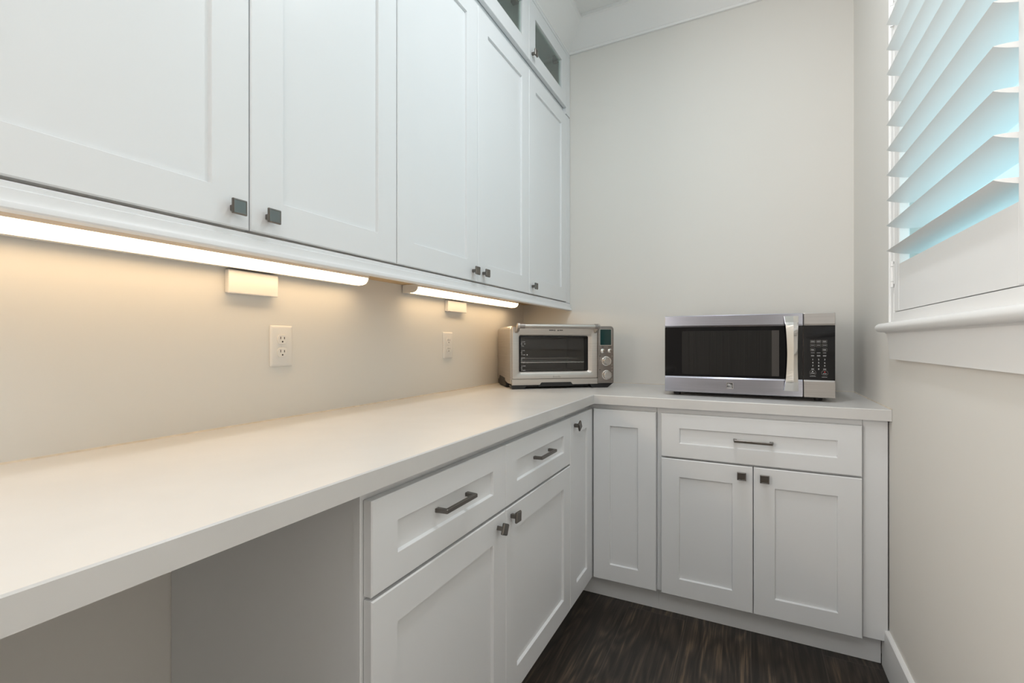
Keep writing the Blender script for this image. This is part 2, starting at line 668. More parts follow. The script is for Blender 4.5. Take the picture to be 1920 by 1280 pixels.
def pull(parent, x, z, yf, length=0.136):
    """square bar pull with splayed posts"""
    bm = bmesh.new()
    h = length / 2
    s = 0.0047
    path = [(-h - 0.001, 0.0), (-h + 0.003, -0.0315), (h - 0.003, -0.0315), (h + 0.001, 0.0)]
    inner = [(-h + 0.012, 0.0), (-h + 0.0125, -0.0225), (h - 0.0125, -0.0225), (h - 0.012, 0.0)]
    lo = [[(a[0], a[1], -s), (a[0], a[1], s), (b[0], b[1], s), (b[0], b[1], -s)] for a, b in zip(path, inner)]
    loft(bm, lo)
    bmesh.ops.bevel(bm, geom=list(bm.edges), offset=0.0009, segments=1, affect='EDGES')
    bmesh.ops.translate(bm, verts=bm.verts, vec=(x, yf, z))
    return link('handle', bm, M_NICKEL, parent)


DF = 0.640            # front plane of the lower doors, from the wall
DT = 0.020
CF = DF - DT - 0.0025   # carcass front
ZB, ZT = 0.1055, 0.8515  # door bottom / top
ZD, ZG = 0.6735, 0.6665  # drawer bottom / door top


def door(parent, x0, x1, z0, z1, sx=0.0715, sz=0.0725, front=DF, name='door'):
    return link(name, shaker_bm(x0, x1, z0, z1, -front + DT, -front, sx, sz), M_CAB, parent)


# long worktop, L-shaped
CD = 0.6512
bm = bmesh.new()
poly = [(0.0005, -2.95), (CD, -2.95), (CD, -CD), (W - 0.0008, -CD), (W - 0.0008, -0.0005), (0.0005, -0.0005)]
TH = 0.0392


def inset(p, d):
    # pulls only the exposed front edges in
    x, y = p
    if abs(x - CD) < 1e-6:
        x -= d
    if abs(y + CD) < 1e-6:
        y += d
    return x, y


lo = [[(*inset(p, 0.0), CT - TH) for p in poly], [(*inset(p, 0.0), CT - 0.0025) for p in poly], [(*inset(p, 0.0025), CT) for p in poly]]
loft(bm, lo)
wt = link('worktop', bm, M_QUARTZ)
tag(wt, 'white quartz L-shaped worktop carrying the toaster oven and the microwave', 'worktop')

bm = bmesh.new()
box(bm, 0.0005, 0.620, -2.949, -2.929, 0.0005, CT - TH - 0.0004, 0.001)  # unseen panel added to block rear light from the knee space
o = link('added_shade_panel', bm, M_CAB)
tag(o, 'unseen white upright panel added to keep rear light off the knee space', 'panel')
CZ1 = CT - TH - 0.0006    # top of the carcasses


def carcass_bm(x0, x1, faces=True, depth=CF, z0=0.1040, z1=CZ1):
    bm = bmesh.new()
    box(bm, x0, x1, -depth, -0.002, z0, z1, 0.0012)
    return bm


# --- left run: local x = world Y, rotated a quarter turn
RZ = PI / 2
LB0 = -2.0136
t = thing('base_cabinet', 'white shaker base cabinet with two drawers over two doors, beside the open knee space', 'cabinet', (0, LB0, 0), RZ)
lx = lambda y: y - LB0
bm = bmesh.new()
wid = lx(-0.9290)
box(bm, 0.0018, wid, -CF + 0.019, -0.002, 0.1040, CZ1)
box(bm, 0, wid, -CF, -CF + 0.0188, 0.1040, CZ1, 0.001)
box(bm, 0, 0.018, -CF + 0.0195, -0.002, 0.001, 0.104)
link('carcass', bm, M_CAB, t)
bm = bmesh.new()
box(bm, 0.019, wid, -0.574, -0.556, 0.001, 0.1035)
link('toe_kick', bm, M_CAB, t)
MID = lx(-1.4728)
XA, XB = lx(-2.0068), lx(-0.9305)
for a, b in ((XA, MID - 0.0015), (MID + 0.0015, XB)):
    d = door(t, a, b, ZD, ZT, 0.0720, 0.0575, name='drawer')
    pull(d, (a + b) / 2 + (0.008 if a == XA else 0.006), 0.7685, -DF + 0.0085)
d = door(t, XA, MID - 0.0015, ZB, ZG)
knob(d, lx(-1.5222), 0.633, -DF, 0.42)
d = door(t, MID + 0.0015, XB, ZB, ZG)
knob(d, lx(-1.4395), 0.640, -DF, 0.06)

# --- corner unit: a two-leaf door folding round the inside corner
t = thing('corner_cabinet', 'white corner base cabinet with tall narrow door leaves meeting at the inside corner', 'cabinet', (0, 0, 0), 0)
bm = bmesh.new()
prism(bm, [(0.002, -0.9285), (CF, -0.9285), (CF, -CF), (0.9130, -CF), (0.9130, -0.002), (0.002, -0.002)], 'z', 0.104, CZ1)
link('carcass', bm, M_CAB, t)
bm = bmesh.new()
prism(bm, [(0.556, -0.9285), (0.574, -0.9285), (0.574, -0.574), (0.9130, -0.574), (0.9130, -0.556), (0.556, -0.556)], 'z', 0.001, 0.1035)
link('toe_kick', bm, M_CAB, t)
d = door(t, 0.6435, 0.9125, ZB, ZT, 0.0745, 0.0715)
# the leaf on the long run, turned to face the room
leaf = shaker_bm(-0.9275, -0.6425, ZB, ZT, -DF + DT, -DF, 0.0745, 0.0715)
bmesh.ops.rotate(leaf, verts=leaf.verts, cent=(0, 0, 0), matrix=Matrix.Rotation(RZ, 3, 'Z'))
d = link('door', leaf, M_CAB, t)
k = knob(d, -0.8830, 0.8150, -DF, -0.5)
k.data.transform(Matrix.Rotation(RZ, 4, 'Z'))

# --- back run
t = thing('base_cabinet', 'white shaker base cabinet with one wide drawer over two doors, under the microwave', 'cabinet', (0.9138, 0, 0), 0)
lx = lambda x: x - 0.9138
bm = bmesh.new()
box(bm, 0, lx(1.6175), -CF, -0.002, 0.104, CZ1, 0.001)
link('carcass', bm, M_CAB, t)
bm = bmesh.new()
box(bm, lx(1.6185), lx(W - 0.0045), -CF, -CF + 0.02, 0.104, CZ1, 0.001)
link('filler_strip', bm, M_CAB, t)
bm = bmesh.new()
box(bm, 0.0, lx(W - 0.0155), -0.574, -0.556, 0.001, 0.1035)
link('toe_kick', bm, M_CAB, t)
a, b, c = lx(0.9336), lx(1.2737), lx(1.6140)
d = door(t, a, c, ZD, ZT, 0.0725, 0.0585, name='drawer')
pull(d, lx(1.2730), 0.7635, -DF + 0.0085)
d = door(t, a, b - 0.0014, ZB, ZG)
knob(d, lx(1.2340), 0.632, -DF)
d = door(t, b + 0.0014, c, ZB, ZG)
knob(d, lx(1.3117), 0.6305, -DF)

# ------------------------------------------------------------------ wall cabinets (left wall), glazed row above
UZ0, UZ1 = 1.3775, 2.478
UD0, UD1 = 1.3820, 2.4705      # doors
GZ0, GZ1 = 2.480, 2.8515
GD0, GD1 = 2.5170, 2.8280
UC = UF - DT - 0.0045


def wall_cab(label, y0, y1, cuts, knobs, filler_to=None):
    t = thing('wall_cabinet', label, 'cabinet', (0, y0, UZ0), RZ, group='white cabinets on the long wall')
    X = lambda y: y - y0
    z = lambda v: v - UZ0
    bm = bmesh.new()
    box(bm, 0.0005, X(y1) - 0.0005, -UC, -0.002, z(UZ0 + 0.012), z(UZ1), 0.0008)
    box(bm, 0.0005, X(y1) - 0.0005, -UC, -UC + 0.019, z(UZ0), z(UZ0 + 0.0125))
    link('carcass', bm, M_CAB, t)
    bm = bmesh.new()
    box(bm, 0.001, X(y1) - 0.001, -UC + 0.0195, -0.002, 0.0, 0.0115)
    link('bottom_panel', bm, M_WOOD, t)
    if filler_to is not None:
        bm = bmesh.new()
        box(bm, X(filler_to[0]), X(filler_to[1]), -UF + 0.0008, -UF + 0.021, z(UZ0), z(UZ1) - 0.006, 0.0006)
        link('filler_strip', bm, M_CAB, t)
    for (a, b), (ky, s) in zip(cuts, knobs):
        d = door(t, X(a) + (0.0020 if a == y0 else 0.0014), X(b) - (0.0020 if b == y1 else 0.0014), z(UD0), z(UD1), 0.0790, 0.0770, front=UF)
        knob(d, X(ky), z(1.4195), -UF)
    return t


D0 = (-2.4880, -2.0172)
D1 = (-2.0172, -1.5465)
D2 = (-1.5465, -1.0712)
D3 = (-1.0712, -0.5877)
D4 = (-0.5877, -0.0652)
wall_cab('white two-door wall cabinet over the longer light strip', -2.4885, -1.5465, (D0, D1), ((-2.0555, 0), (-1.9765, 0)))
wall_cab('white two-door wall cabinet in the middle of the row', -1.5465, -0.5877, (D2, D3), ((-1.1105, 0), (-1.0330, 0)))
wall_cab('white narrow single-door wall cabinet against the plain end wall', -0.5877, -0.002, (D4,), ((-0.5530, 0),), (-0.0640, -0.0022))


def glass_cab(label, y0, y1, cuts, kys, filler=None):
    t = thing('glass_cabinet', label, 'cabinet', (0, y0, GZ0), RZ, group='small glazed cabinets under the crown')
    X = lambda y: y - y0
    z = lambda v: v - GZ0
    bm = bmesh.new()
    w = X(y1)
    box(bm, 0.0005, 0.018, -UC, -0.002, 0, z(GZ1))
    box(bm, w - 0.018, w - 0.0005, -UC, -0.002, 0, z(GZ1))
    box(bm, 0.018, w - 0.018, -UC, -0.002, 0, 0.018)
    box(bm, 0.018, w - 0.018, -UC, -0.002, z(GZ1) - 0.018, z(GZ1))
    box(bm, 0.018, w - 0.018, -0.010, -0.002, 0.018, z(GZ1) - 0.018)
    # face frame
    for a, b in ((0.0005, 0.036), (w - 0.036, w - 0.0005)):
        box(bm, a, b, -UC - 0.0005, -UC + 0.018, 0, z(GZ1))
    box(bm, 0.036, w - 0.036, -UC - 0.0005, -UC + 0.018, 0, 0.045)
    box(bm, 0.036, w - 0.036, -UC - 0.0005, -UC + 0.018, z(GZ1) - 0.045, z(GZ1))
    link('carcass', bm, M_CAB, t)
    bm = bmesh.new()
    box(bm, 0.0185, w - 0.0185, -UC + 0.05, -0.0105, 0.158, 0.170)
    link('shelf', bm, M_CAB, t)
    # top board and closing strip between door heads and crown
    bm = bmesh.new()
    box(bm, 0.0005, w - 0.0005, -UF + 0.0008, -UC - 0.0006, z(GD1) + 0.003, z(GZ1), 0.0005)
    link('top_rail', bm, M_CAB, t)
    if filler:
        bm = bmesh.new()
        box(bm, X(filler[0]), X(filler[1]), -UF + 0.0008, -UC - 0.0006, 0.0, z(GD1) + 0.0025, 0.0005)
        link('filler_strip', bm, M_CAB, t)
    for (a, b), (ky, hy) in zip(cuts, kys):
        d = link('door', glazed_bm(X(a) + 0.0012, X(b) - 0.0012, z(GD0), z(GD1), -UF + DT, -UF, 0.0735), M_CAB, t)
        bm = bmesh.new()
        box(bm, X(a) + 0.069, X(b) - 0.069, -UF + 0.009, -UF + 0.013, z(GD0) + 0.069, z(GD1) - 0.069)
        link('pane', bm, M_PANE, d)
        knob(d, X(ky), z(2.5585), -UF)
        bm = bmesh.new()
        box(bm, X(hy) - 0.014, X(hy) + 0.014, -UF + 0.021, -UF + 0.052, z(2.745), z(2.785), 0.002)
        link('hinge', bm, M_NICKEL, d)
    return t


glass_cab('small white glazed cabinet with two doors, next along from the end one', -1.5465, -0.5877, (D2, D3), ((-1.1105, -1.49), (-1.0330, -0.672)))
glass_cab('small white glazed cabinet with one door, at the end wall under the crown', -0.5877, -0.002, (D4,), ((-0.5555, -0.145),), (-0.0640, -0.0022))
glass_cab('small white glazed cabinet with two doors above the longer light strip', -2.4885, -1.5465, (D0, D1), ((-2.0555, -2.40), (-1.9765, -1.63)))

# light rail moulding under the wall cabinets
bm = bmesh.new()
RP = [(UF - 0.022, 1.3772), (UF - 0.017, 1.3772), (UF - 0.017, 1.3620), (UF - 0.0045, 1.3620), (UF - 0.0045, 1.3757), (UF - 0.001, 1.3757), (UF + 0.001, 1.3742), (UF + 0.001, 1.3660), (UF + 0.004, 1.3640)]
for i in range(7):
    a = PI / 2 * i / 6
    RP.append((UF + 0.0045 + 0.005 * (1 - math.cos(a)), 1.3640 - 0.020 * math.sin(a)))
RP += [(UF + 0.0105, 1.3415), (UF + 0.0110, 1.3355), (UF + 0.0085, 1.3330), (UF - 0.013, 1.3325), (UF - 0.016, 1.3350), (UF - 0.022, 1.3350)]
prism(bm, RP, 'y', -2.4885, -0.0025)
o = link('light_rail', bm, M_CAB, None, True)
tag(o, 'white moulded light rail running under the wall cabinets', 'moulding')

# ------------------------------------------------------------------ under-cabinet light strips


def strip(label, y0, y1):
    t = thing('under_cabinet_light', label, 'light', (0.042, (y0 + y1) / 2, 1.3465), 0, group='light strips under the wall cabinets')
    L_ = (y1 - y0) / 2
    ox, oz = 0.042, 1.3465
    arc = []
    for i in range(9):
        a = -PI / 2 + PI / 2 * i / 8
        arc.append((0.0535 + 0.0250 * math.cos(a), 1.3680 + 0.0222 * math.sin(a)))
    full = [(0.0045, 1.3458)] + arc + [(0.0800, 1.3755), (0.0045, 1.3755)]
    loc = lambda pts: [(x - ox, z - oz) for x, z in pts]
    # housing: back, base and the upper lip
    bm = bmesh.new()
    hp = [(0.0045, 1.3445), (0.0340, 1.3445), (0.0360, 1.3425), (0.0400, 1.3425), (0.0400, 1.3470), (0.0070, 1.3470), (0.0070, 1.3728), (0.0772, 1.3728), (0.0772, 1.3665), (0.0805, 1.3665), (0.0805, 1.3762), (0.0045, 1.3762)]
    prism(bm, loc(hp), 'y', -L_ + 0.004, L_ - 0.004)
    link('housing', bm, M_WHITEP, t)
    bm = bmesh.new()
    ins = [(0.0405, 1.3480), (0.0405, 1.3455)] + arc[1:-1] + [(0.0770, 1.3670), (0.0750, 1.3670)]
    prism(bm, loc(ins), 'y', -L_ + 0.004, L_ - 0.004)
    link('diffuser', bm, M_STRIP, t, True)
    for s in (-1, 1):
        bm = bmesh.new()
        cap = [(0.0045, 1.3440), (0.0530, 1.3440)] + [(x + 0.001, z - 0.001) for x, z in arc[1:]] + [(0.0810, 1.3765), (0.0045, 1.3765)]
        prism(bm, loc(cap), 'y', s * L_, s * (L_ - 0.004))
        link('end_cap', bm, M_WHITEP, t)
    bm = bmesh.new()
    cyl(bm, (0.030 - ox, L_ - 0.14, 1.3445 - oz), (0, 0, -1), 0.005, 0.003, 12)
    link('switch', bm, M_WHITEP, t)
    return t


strip('long lit warm-white light strip beneath the two-door wall cabinet', -2.44, -1.4250)
strip('shorter lit warm-white light strip nearer the toaster oven', -1.1570, -0.2330)


def wire_box(label, y0, y1, z0, z1, d=0.014):
    t = thing('wire_box', label, 'junction box', (0, (y0 + y1) / 2, z0), RZ, group='blank wire boxes on the long wall')
    h = (y1 - y0) / 2
    bm = bmesh.new()
    box(bm, -h, h, -d, -0.0005, 0, z1 - z0, 0.0015)
    link('back_box', bm, M_WHITEP, t)
    bm = bmesh.new()
    box(bm, -h - 0.002, h + 0.002, -d - 0.008, -d, -0.002, z1 - z0 - 0.001, 0.0025, seg=2)
    link('cover', bm, M_WHITEP, t)
    return t


wire_box('blank white wire box under the long light strip', -1.8805, -1.7370, 1.2780, 1.3405)
wire_box('blank white wire box under the shorter light strip', -0.8560, -0.7010, 1.2895, 1.3405)


def outlet(label, yc, zc):
    t = thing('wall_outlet', label, 'outlet', (0, yc, zc), RZ, group='double outlets on the long wall')
    bm = bmesh.new()
    w, h = 0.0375, 0.0610
    loft(bm, [xz(rloop(-w, w, -h, h, 0.003, 3), -0.0005), xz(rloop(-w, w, -h, h, 0.003, 3), -0.0030),
              xz(rloop(-w + .002, w - .002, -h + .002, h - .002, 0.003, 3), -0.0050), xz(rloop(-w + .007, w - .007, -h + .007, h - .007, 0.003, 3), -0.0062)])
    link('cover_plate', bm, M_WHITEP, t, True)
    for s in (1, -1):
        bm = bmesh.new()
        zc2 = 0.0197 * s
        pts = []
        for i in range(28):
            a = 2 * PI * i / 28
            pts.append((0.0168 * math.cos(a), zc2 + max(-0.0138, min(0.0138, 0.0172 * math.sin(a)))))
        loft(bm, [xz(pts, -0.0060), xz(pts, -0.0082), xz([(x * .95, zc2 + (z - zc2) * .95) for x, z in pts], -0.0090)])
        r = link('receptacle', bm, M_WHITEP, t, True)
        bm = bmesh.new()
        for sx in (-0.0064, 0.0064):
            box(bm, sx - 0.0011, sx + 0.0011, -0.00925, -0.0080, zc2 + 0.0005, zc2 + (0.0085 if sx < 0 else 0.0075))
        cyl(bm, (0, -0.0080, zc2 - 0.0068), (0, -1, 0), 0.0025, 0.00125, 16)
        link('slots', bm, M_GAP, r)
    bm = bmesh.new()
    lathe_y(bm, 0, 0, [(0.0032, -0.0060), (0.0032, -0.0070), (0.0020, -0.0074)], 16)
    link('screw', bm, M_WHITEP, t)
    return t


outlet('white double outlet on the wall below the gap between the light strips', -1.7110, 1.1332)
outlet('white double outlet on the wall beside the toaster oven', -0.8340, 1.1310)

# ------------------------------------------------------------------ toaster oven
TO_ANG = math.atan2(0.633, 0.774)
t = thing('toaster_oven', 'stainless steel toaster oven standing angled across the worktop corner', 'toaster oven', (0.2249, -0.6079, CT + 0.0005), TO_ANG)
BX0, BX1, BZ0, BZ1 = -0.008, 0.5325, 0.0190, 0.3110
BD = 0.330
bm = bmesh.new()
R_ = 0.020


def R(x0, x1, z0, z1, r, y, n=5):
    return xz(rloop(x0, x1, z0, z1, r, n), y)


# hollow casing
loft(bm, [R(0.03, 0.385, 0.06, 0.275, 0.012, 0.012), R(BX0 + 0.004, BX1 - 0.003, BZ0, BZ1 - 0.003, R_ - 0.003, 0.012), R(BX0, BX1, BZ0, BZ1, R_, 0.017),
          R(BX0, BX1, BZ0, BZ1, R_, BD - 0.008), R(BX0 + 0.008, BX1 - 0.008, BZ0 + 0.008, BZ1 - 0.008, R_ - 0.006, BD),
          R(0.02, 0.40, 0.05, 0.285, 0.012, BD), R(0.025, 0.395, 0.055, 0.28, 0.012, BD - 0.02)], cap0=False)
link('body', bm, M_STEEL, t, True)
bm = bmesh.new()
loft(bm, [R(0.03, 0.385, 0.06, 0.275, 0.012, 0.0125), R(0.0305, 0.3845, 0.0605, 0.2745, 0.012, 0.29)], cap0=False)
o = link('cavity', bm, M_CAVITY, t, True)
# side details on the visible flank: pressed line, louvre panel and carry recess
bm = bmesh.new()
for z0, z1, w in ((0.2740, 0.2760, 0.0006), (0.2385, 0.2410, 0.0012)):
    box(bm, BX0 - w, BX0 + 0.001, 0.085, 0.285, z0, z1)
for i in range(6):
    for j in range(14):
        y = 0.10 + j * 0.0132
        box(bm, BX0 - 0.0004, BX0 + 0.001, y, y + 0.006, 0.2465 + i * 0.0044, 0.2485 + i * 0.0044)
link('side_vents', bm, M_STEEL, t)
bm = bmesh.new()
box(bm, BX0 + 0.001, 0.05, 0.110, 0.318, 0.006, 0.030)
prism(bm, [(0.115, 0.020), (0.135, 0.048), (0.268, 0.054), (0.295, 0.020)], 'x', BX0 - 0.0008, BX0 + 0.004)
link('carry_recess', bm, M_BLACK, t)
# front door with a rounded window opening
bm = bmesh.new()
DX0, DX1, DZ0, DZ1 = 0.0, 0.4455, 0.0500, 0.3085
wx0, wx1, wz0, wz1 = 0.0370, 0.3975, 0.0850, 0.2620
loft(bm, [R(DX0, DX1, DZ0, DZ1, 0.004, 0.0115), R(DX0, DX1, DZ0, DZ1, 0.004, 0.0), R(DX0 + .003, DX1 - .002, DZ0 + .001, DZ1 - .003, 0.004, -0.003),
          R(wx0 - 0.004, wx1 + 0.0180, wz0 - 0.0095, wz1 + 0.0075, 0.012, -0.003), R(wx0 - 0.003, wx1 + 0.0165, wz0 - 0.0085, wz1 + 0.0065, 0.012, -0.0025),
          R(wx0, wx1, wz0, wz1, 0.008, 0.0065), R(wx0, wx1, wz0, wz1, 0.008, 0.0115)], closed=True)
door_o = link('door', bm, M_STEEL, t, True)
bm = bmesh.new()
box(bm, wx0 - 0.003, wx1 + 0.003, 0.0070, 0.0095, wz0 - 0.003, wz1 + 0.003)
link('window', bm, M_OVENPANE, door_o)
# dark printed border round the window
bm = bmesh.new()
loft(bm, [R(wx0 - .002, wx1 + .002, wz0 - .002, wz1 + .002, 0.007, 0.0064), R(wx0 + 0.0085, wx1 - 0.0205, wz0 + 0.004, wz1 - 0.0055, 0.004, 0.0064),
          R(wx0 + 0.0085, wx1 - 0.0205, wz0 + 0.004, wz1 - 0.0055, 0.004, 0.0069), R(wx0 - .002, wx1 + .002, wz0 - .002, wz1 + .002, 0.007, 0.0069)], closed=True)
link('window_border', bm, M_BLACKGL, door_o)
# rack position marks
bm = bmesh.new()


def mark(x0, z0, w, h):
    box(bm, x0, x0 + w, 0.0058, 0.0063, z0, z0 + h)


for zc in (0.222, 0.179, 0.143, 0.103):
    mark(0.0505, zc - 0.0095, 0.0008, 0.021)
    mark(0.0505, zc + 0.0105, 0.0050, 0.0008)
    mark(0.0505, zc - 0.0105, 0.0050, 0.0008)
    mark(0.0455, zc, 0.0045, 0.0008)
    random.seed(int(zc * 1000))
    for dz, n in ((0.0093, 3), (-0.0117, 3 if zc < 0.2 else 1)):
        x = 0.0578
        for k in range(n):
            w = random.choice((0.0018, 0.0026, 0.0034))
            mark(x, zc + dz, w, 0.0022)
            x += w + 0.0012
mark(0.0630, 0.2215, 0.0055, 0.0022)
mark(0.0760, 0.1660, 0.0042, 0.0050)
link('rack_marks', bm, M_INK, door_o)
# caution symbols above the window
bm = bmesh.new()
x = 0.189
for w, h, g in ((.0055, .005, .001), (.0050, .005, .001), (.0048, .005, .001), (.0052, .005, .0022), (.0065, .010, .0100), (.0085, .0085, .0014), (.0050, .0045, .001), (.0060, .0045, .001), (.0055, .0045, .001)):
    if h > 0.006:
        prism(bm, [(x, 0.2865), (x + w, 0.2865), (x + w / 2, 0.2865 + h)], 'y', -0.0034, -0.0028)
    else:
        box(bm, x, x + w, -0.0034, -0.0028, 0.2880, 0.2880 + h)
    x += w + g
link('caution_print', bm, M_DARKINK, door_o)
text_obj('Breville', 0.0135, M_GREYINK, door_o, (0.2285, -0.0031, 0.0590), FRONT, 'lettering')
# handle: tube, sleeves and wedge brackets
hy, hz = -0.045, 0.3095
bm = bmesh.new()
cyl(bm, (0.050, hy, hz), (1, 0, 0), 0.0098, 0.365, 28)
h = link('handle', bm, M_STEEL, door_o, True)
for x0 in (0.0285, 0.4125):
    bm = bmesh.new()
    cyl(bm, (x0, hy, hz), (1, 0, 0), 0.0122, 0.0245, 28)
    link('sleeve', bm, M_STEELD, h, True)
for x0, x1 in ((0.0165, 0.0295), (0.4265, 0.4385)):
    bm = bmesh.new()
    prism(bm, [(hy - 0.0122, hz + 0.004), (hy - 0.006, hz + 0.0125), (hy + 0.010, hz + 0.0125), (-0.0032, 0.2990), (-0.0032, 0.2760), (hy + 0.012, 0.2850), (hy - 0.010, hz - 0.008)], 'x', x0, x1)
    bmesh.ops.bevel(bm, geom=list(bm.edges), offset=0.0015, segments=2, affect='EDGES')
    link('bracket', bm, M_STEEL, h, True)
# rack and rods inside
bm = bmesh.new()
cyl(bm, (0.040, 0.0155, 0.1305), (1, 0, 0), 0.0024, 0.338, 10)
cyl(bm, (0.040, 0.260, 0.1300), (1, 0, 0), 0.0021, 0.338, 10)
for i in range(18):
    x = 0.046 + i * 0.0193
    cyl(bm, (x, 0.0155, 0.1280), (0, 1, 0), 0.0015, 0.245, 8)
link('wire_rack', bm, M_RACK, t, True)
for y, z in ((0.10, 0.148), (0.18, 0.148), (0.10, 0.078), (0.18, 0.078)):
    bm = bmesh.new()
    cyl(bm, (0.035, y, z), (1, 0, 0), 0.0045, 0.345, 12)
    link('heating_element', bm, M_STEELD, t, True)
bm = bmesh.new()
box(bm, 0.034, 0.381, 0.02, 0.27, 0.064, 0.068)
link('crumb_plate', bm, M_STEEL, t)
# strip under the door with a finger notch
bm = bmesh.new()
pl = [(0.0, 0.0200), (0.1405, 0.0200), (0.1470, 0.0300), (0.1520, 0.0318), (0.3000, 0.0318), (0.3050, 0.0300), (0.3115, 0.0200), (0.4455, 0.0200), (0.4455, 0.0483), (0.0, 0.0483)]
prism(bm, pl, 'y', -0.0028, 0.0115)
link('crumb_tray', bm, M_STEEL, t)
bm = bmesh.new()
box(bm, 0.136, 0.316, 0.0, 0.0110, 0.012, 0.0316)
link('tray_grip', bm, M_BLACK, t)
# control panel
bm = bmesh.new()
cp = [(0.4470, 0.0215), (0.5310, 0.0215), (0.5335, 0.0240), (0.5335, 0.2960)]
for i in range(6):
    a = PI / 2 * i / 5
    cp.append((0.5165 + 0.017 * math.cos(a), 0.2960 + 0.0165 * math.sin(a)))
cp += [(0.4470, 0.3125)]
cpi = [(0.490 + (x - 0.490) * 0.965, 0.165 + (z - 0.165) * 0.99) for x, z in cp]
loft(bm, [xz(cp, 0.0118), xz(cp, -0.0022), xz(cpi, -0.0040)])
cpo = link('control_panel', bm, M_STEELD, t)
bm = bmesh.new()
loft(bm, [R(0.4560, 0.5230, 0.2130, 0.2990, 0.004, -0.0038), R(0.4560, 0.5230, 0.2130, 0.2990, 0.004, -0.0050), R(0.4590, 0.5190, 0.2165, 0.2960, 0.003, -0.0050), R(0.4590, 0.5190, 0.2165, 0.2960, 0.003, -0.0038)], closed=True)
link('display_bezel', bm, M_STEEL, cpo)
bm = bmesh.new()
box(bm, 0.4588, 0.5192, -0.0046, -0.0039, 0.2163, 0.2962)
link('display', bm, M_LCD, cpo)
for x, z, r in ((0.4735, 0.1862, 0.0100), (0.5120, 0.1872, 0.0095)):
    bm = bmesh.new()
    lathe_y(bm, x, z, [(r + 0.0022, -0.0039), (r + 0.0022, -0.0052), (r, -0.0055), (r * 0.98, -0.0085), (r * 0.75, -0.0098)], 28)
    link('button', bm, M_CHROME, cpo, True)
for x, z in ((0.4915, 0.1345), (0.4930, 0.0640)):
    bm = bmesh.new()
    lathe_y(bm, x, z, [(0.0240, -0.0039), (0.0240, -0.0062), (0.0215, -0.0075), (0.0205, -0.0235), (0.0190, -0.0250)], 40)
    k = link('knob', bm, M_CHROME, cpo, True)
    bm = bmesh.new()
    lathe_y(bm, x, z, [(0.0172, -0.0249), (0.0170, -0.0258)], 36)
    link('knob_face', bm, M_KNOBF, k)
for z in (0.1594, 0.1146, 0.0998, 0.0842, 0.0403):
    bm = bmesh.new()
    lathe_y(bm, 0.5238, z, [(0.0042, -0.0038), (0.0042, -0.0046), (0.0032, -0.0046), (0.0030, -0.0040)], 18)
    link('indicator', bm, M_STEEL, cpo)
for x, z, w in ((0.468, 0.2052, 0.011), (0.503, 0.2052, 0.018), (0.4545, 0.1590, 0.009), (0.4545, 0.0890, 0.009)):
    bm = bmesh.new()
    for i in range(int(w / 0.0036)):
        box(bm, x + i * 0.0036, x + i * 0.0036 + 0.0026, -0.0045, -0.0038, z, z + 0.0034)
    link('panel_print', bm, M_DARKINK, cpo)
# base and feet
bm = bmesh.new()
box(bm, 0.03, 0.50, 0.03, 0.31, 0.008, 0.0185)
link('base_plate', bm, M_BLACK, t)


def foot(poly, y0, y1):
    bm = bmesh.new()
    prism(bm, poly, 'y', y0, y1)
    link('foot', bm, M_BLACK, t)


foot([(0.0025, 0.0), (0.0640, 0.0), (0.0760, 0.0195), (-0.006, 0.0195)], 0.002, 0.045)
foot([(0.4200, 0.0), (0.5020, 0.0), (0.5320, 0.0212), (0.4060, 0.0195)], 0.002, 0.045)
foot([(0.0025, 0.0), (0.0640, 0.0), (0.0760, 0.0195), (-0.006, 0.0195)], 0.262, 0.318)
foot([(0.4200, 0.0), (0.5020, 0.0), (0.5320, 0.0212), (0.4060, 0.0195)], 0.262, 0.318)

# ------------------------------------------------------------------ microwave
MX, MY = 0.9285, -0.5100
t = thing('microwave', 'large stainless steel microwave with black glass door and chrome handle', 'microwave', (MX, MY, CT + 0.0004), 0)
MW_, MZ0, MZ1, MD = 0.6248, 0.0175, 0.3438, 0.430
SPL = 0.5205
bm = bmesh.new()
loft(bm, [R(0.004, MW_ - 0.004, MZ0 + 0.003, MZ1 - 0.003, 0.004, 0.031, 3), R(0.002, MW_ - 0.002, MZ0 + 0.001, MZ1 - 0.001, 0.005, 0.034, 3), R(0.002, MW_ - 0.002, MZ0 + 0.001, MZ1 - 0.001, 0.005, MD, 3)])
link('casing', bm, M_STEELD, t, True)
GB, GT = 0.0835, 0.2955     # black glass band


def face_parts(x0, x1, owner):
    bm = bmesh.new()
    loft(bm, [R(x0, x1, GT, MZ1, 0.003, 0.0300, 2), R(x0, x1, GT, MZ1, 0.003, 0.0015, 2), R(x0 + .0015, x1 - .0015, GT + 0.0060, MZ1 - .002, 0.002, 0.0, 2)])
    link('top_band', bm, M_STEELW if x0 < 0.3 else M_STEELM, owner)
    bm = bmesh.new()
    loft(bm, [R(x0, x1, MZ0 - 0.002, GB, 0.002, 0.0300, 2), R(x0, x1, MZ0 - 0.002, GB, 0.002, 0.0030, 2), R(x0 + .0008, x1 - .0008, MZ0, GB - 0.0062, 0.002, 0.0, 2)])
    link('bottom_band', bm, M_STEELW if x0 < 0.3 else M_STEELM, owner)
    bm = bmesh.new()
    box(bm, x0 + 0.0004, x1 - 0.0004, 0.0032, 0.0295, GB + 0.0002, GT - 0.0002)
    return link('glass_front', bm, M_BLACKGL, owner)


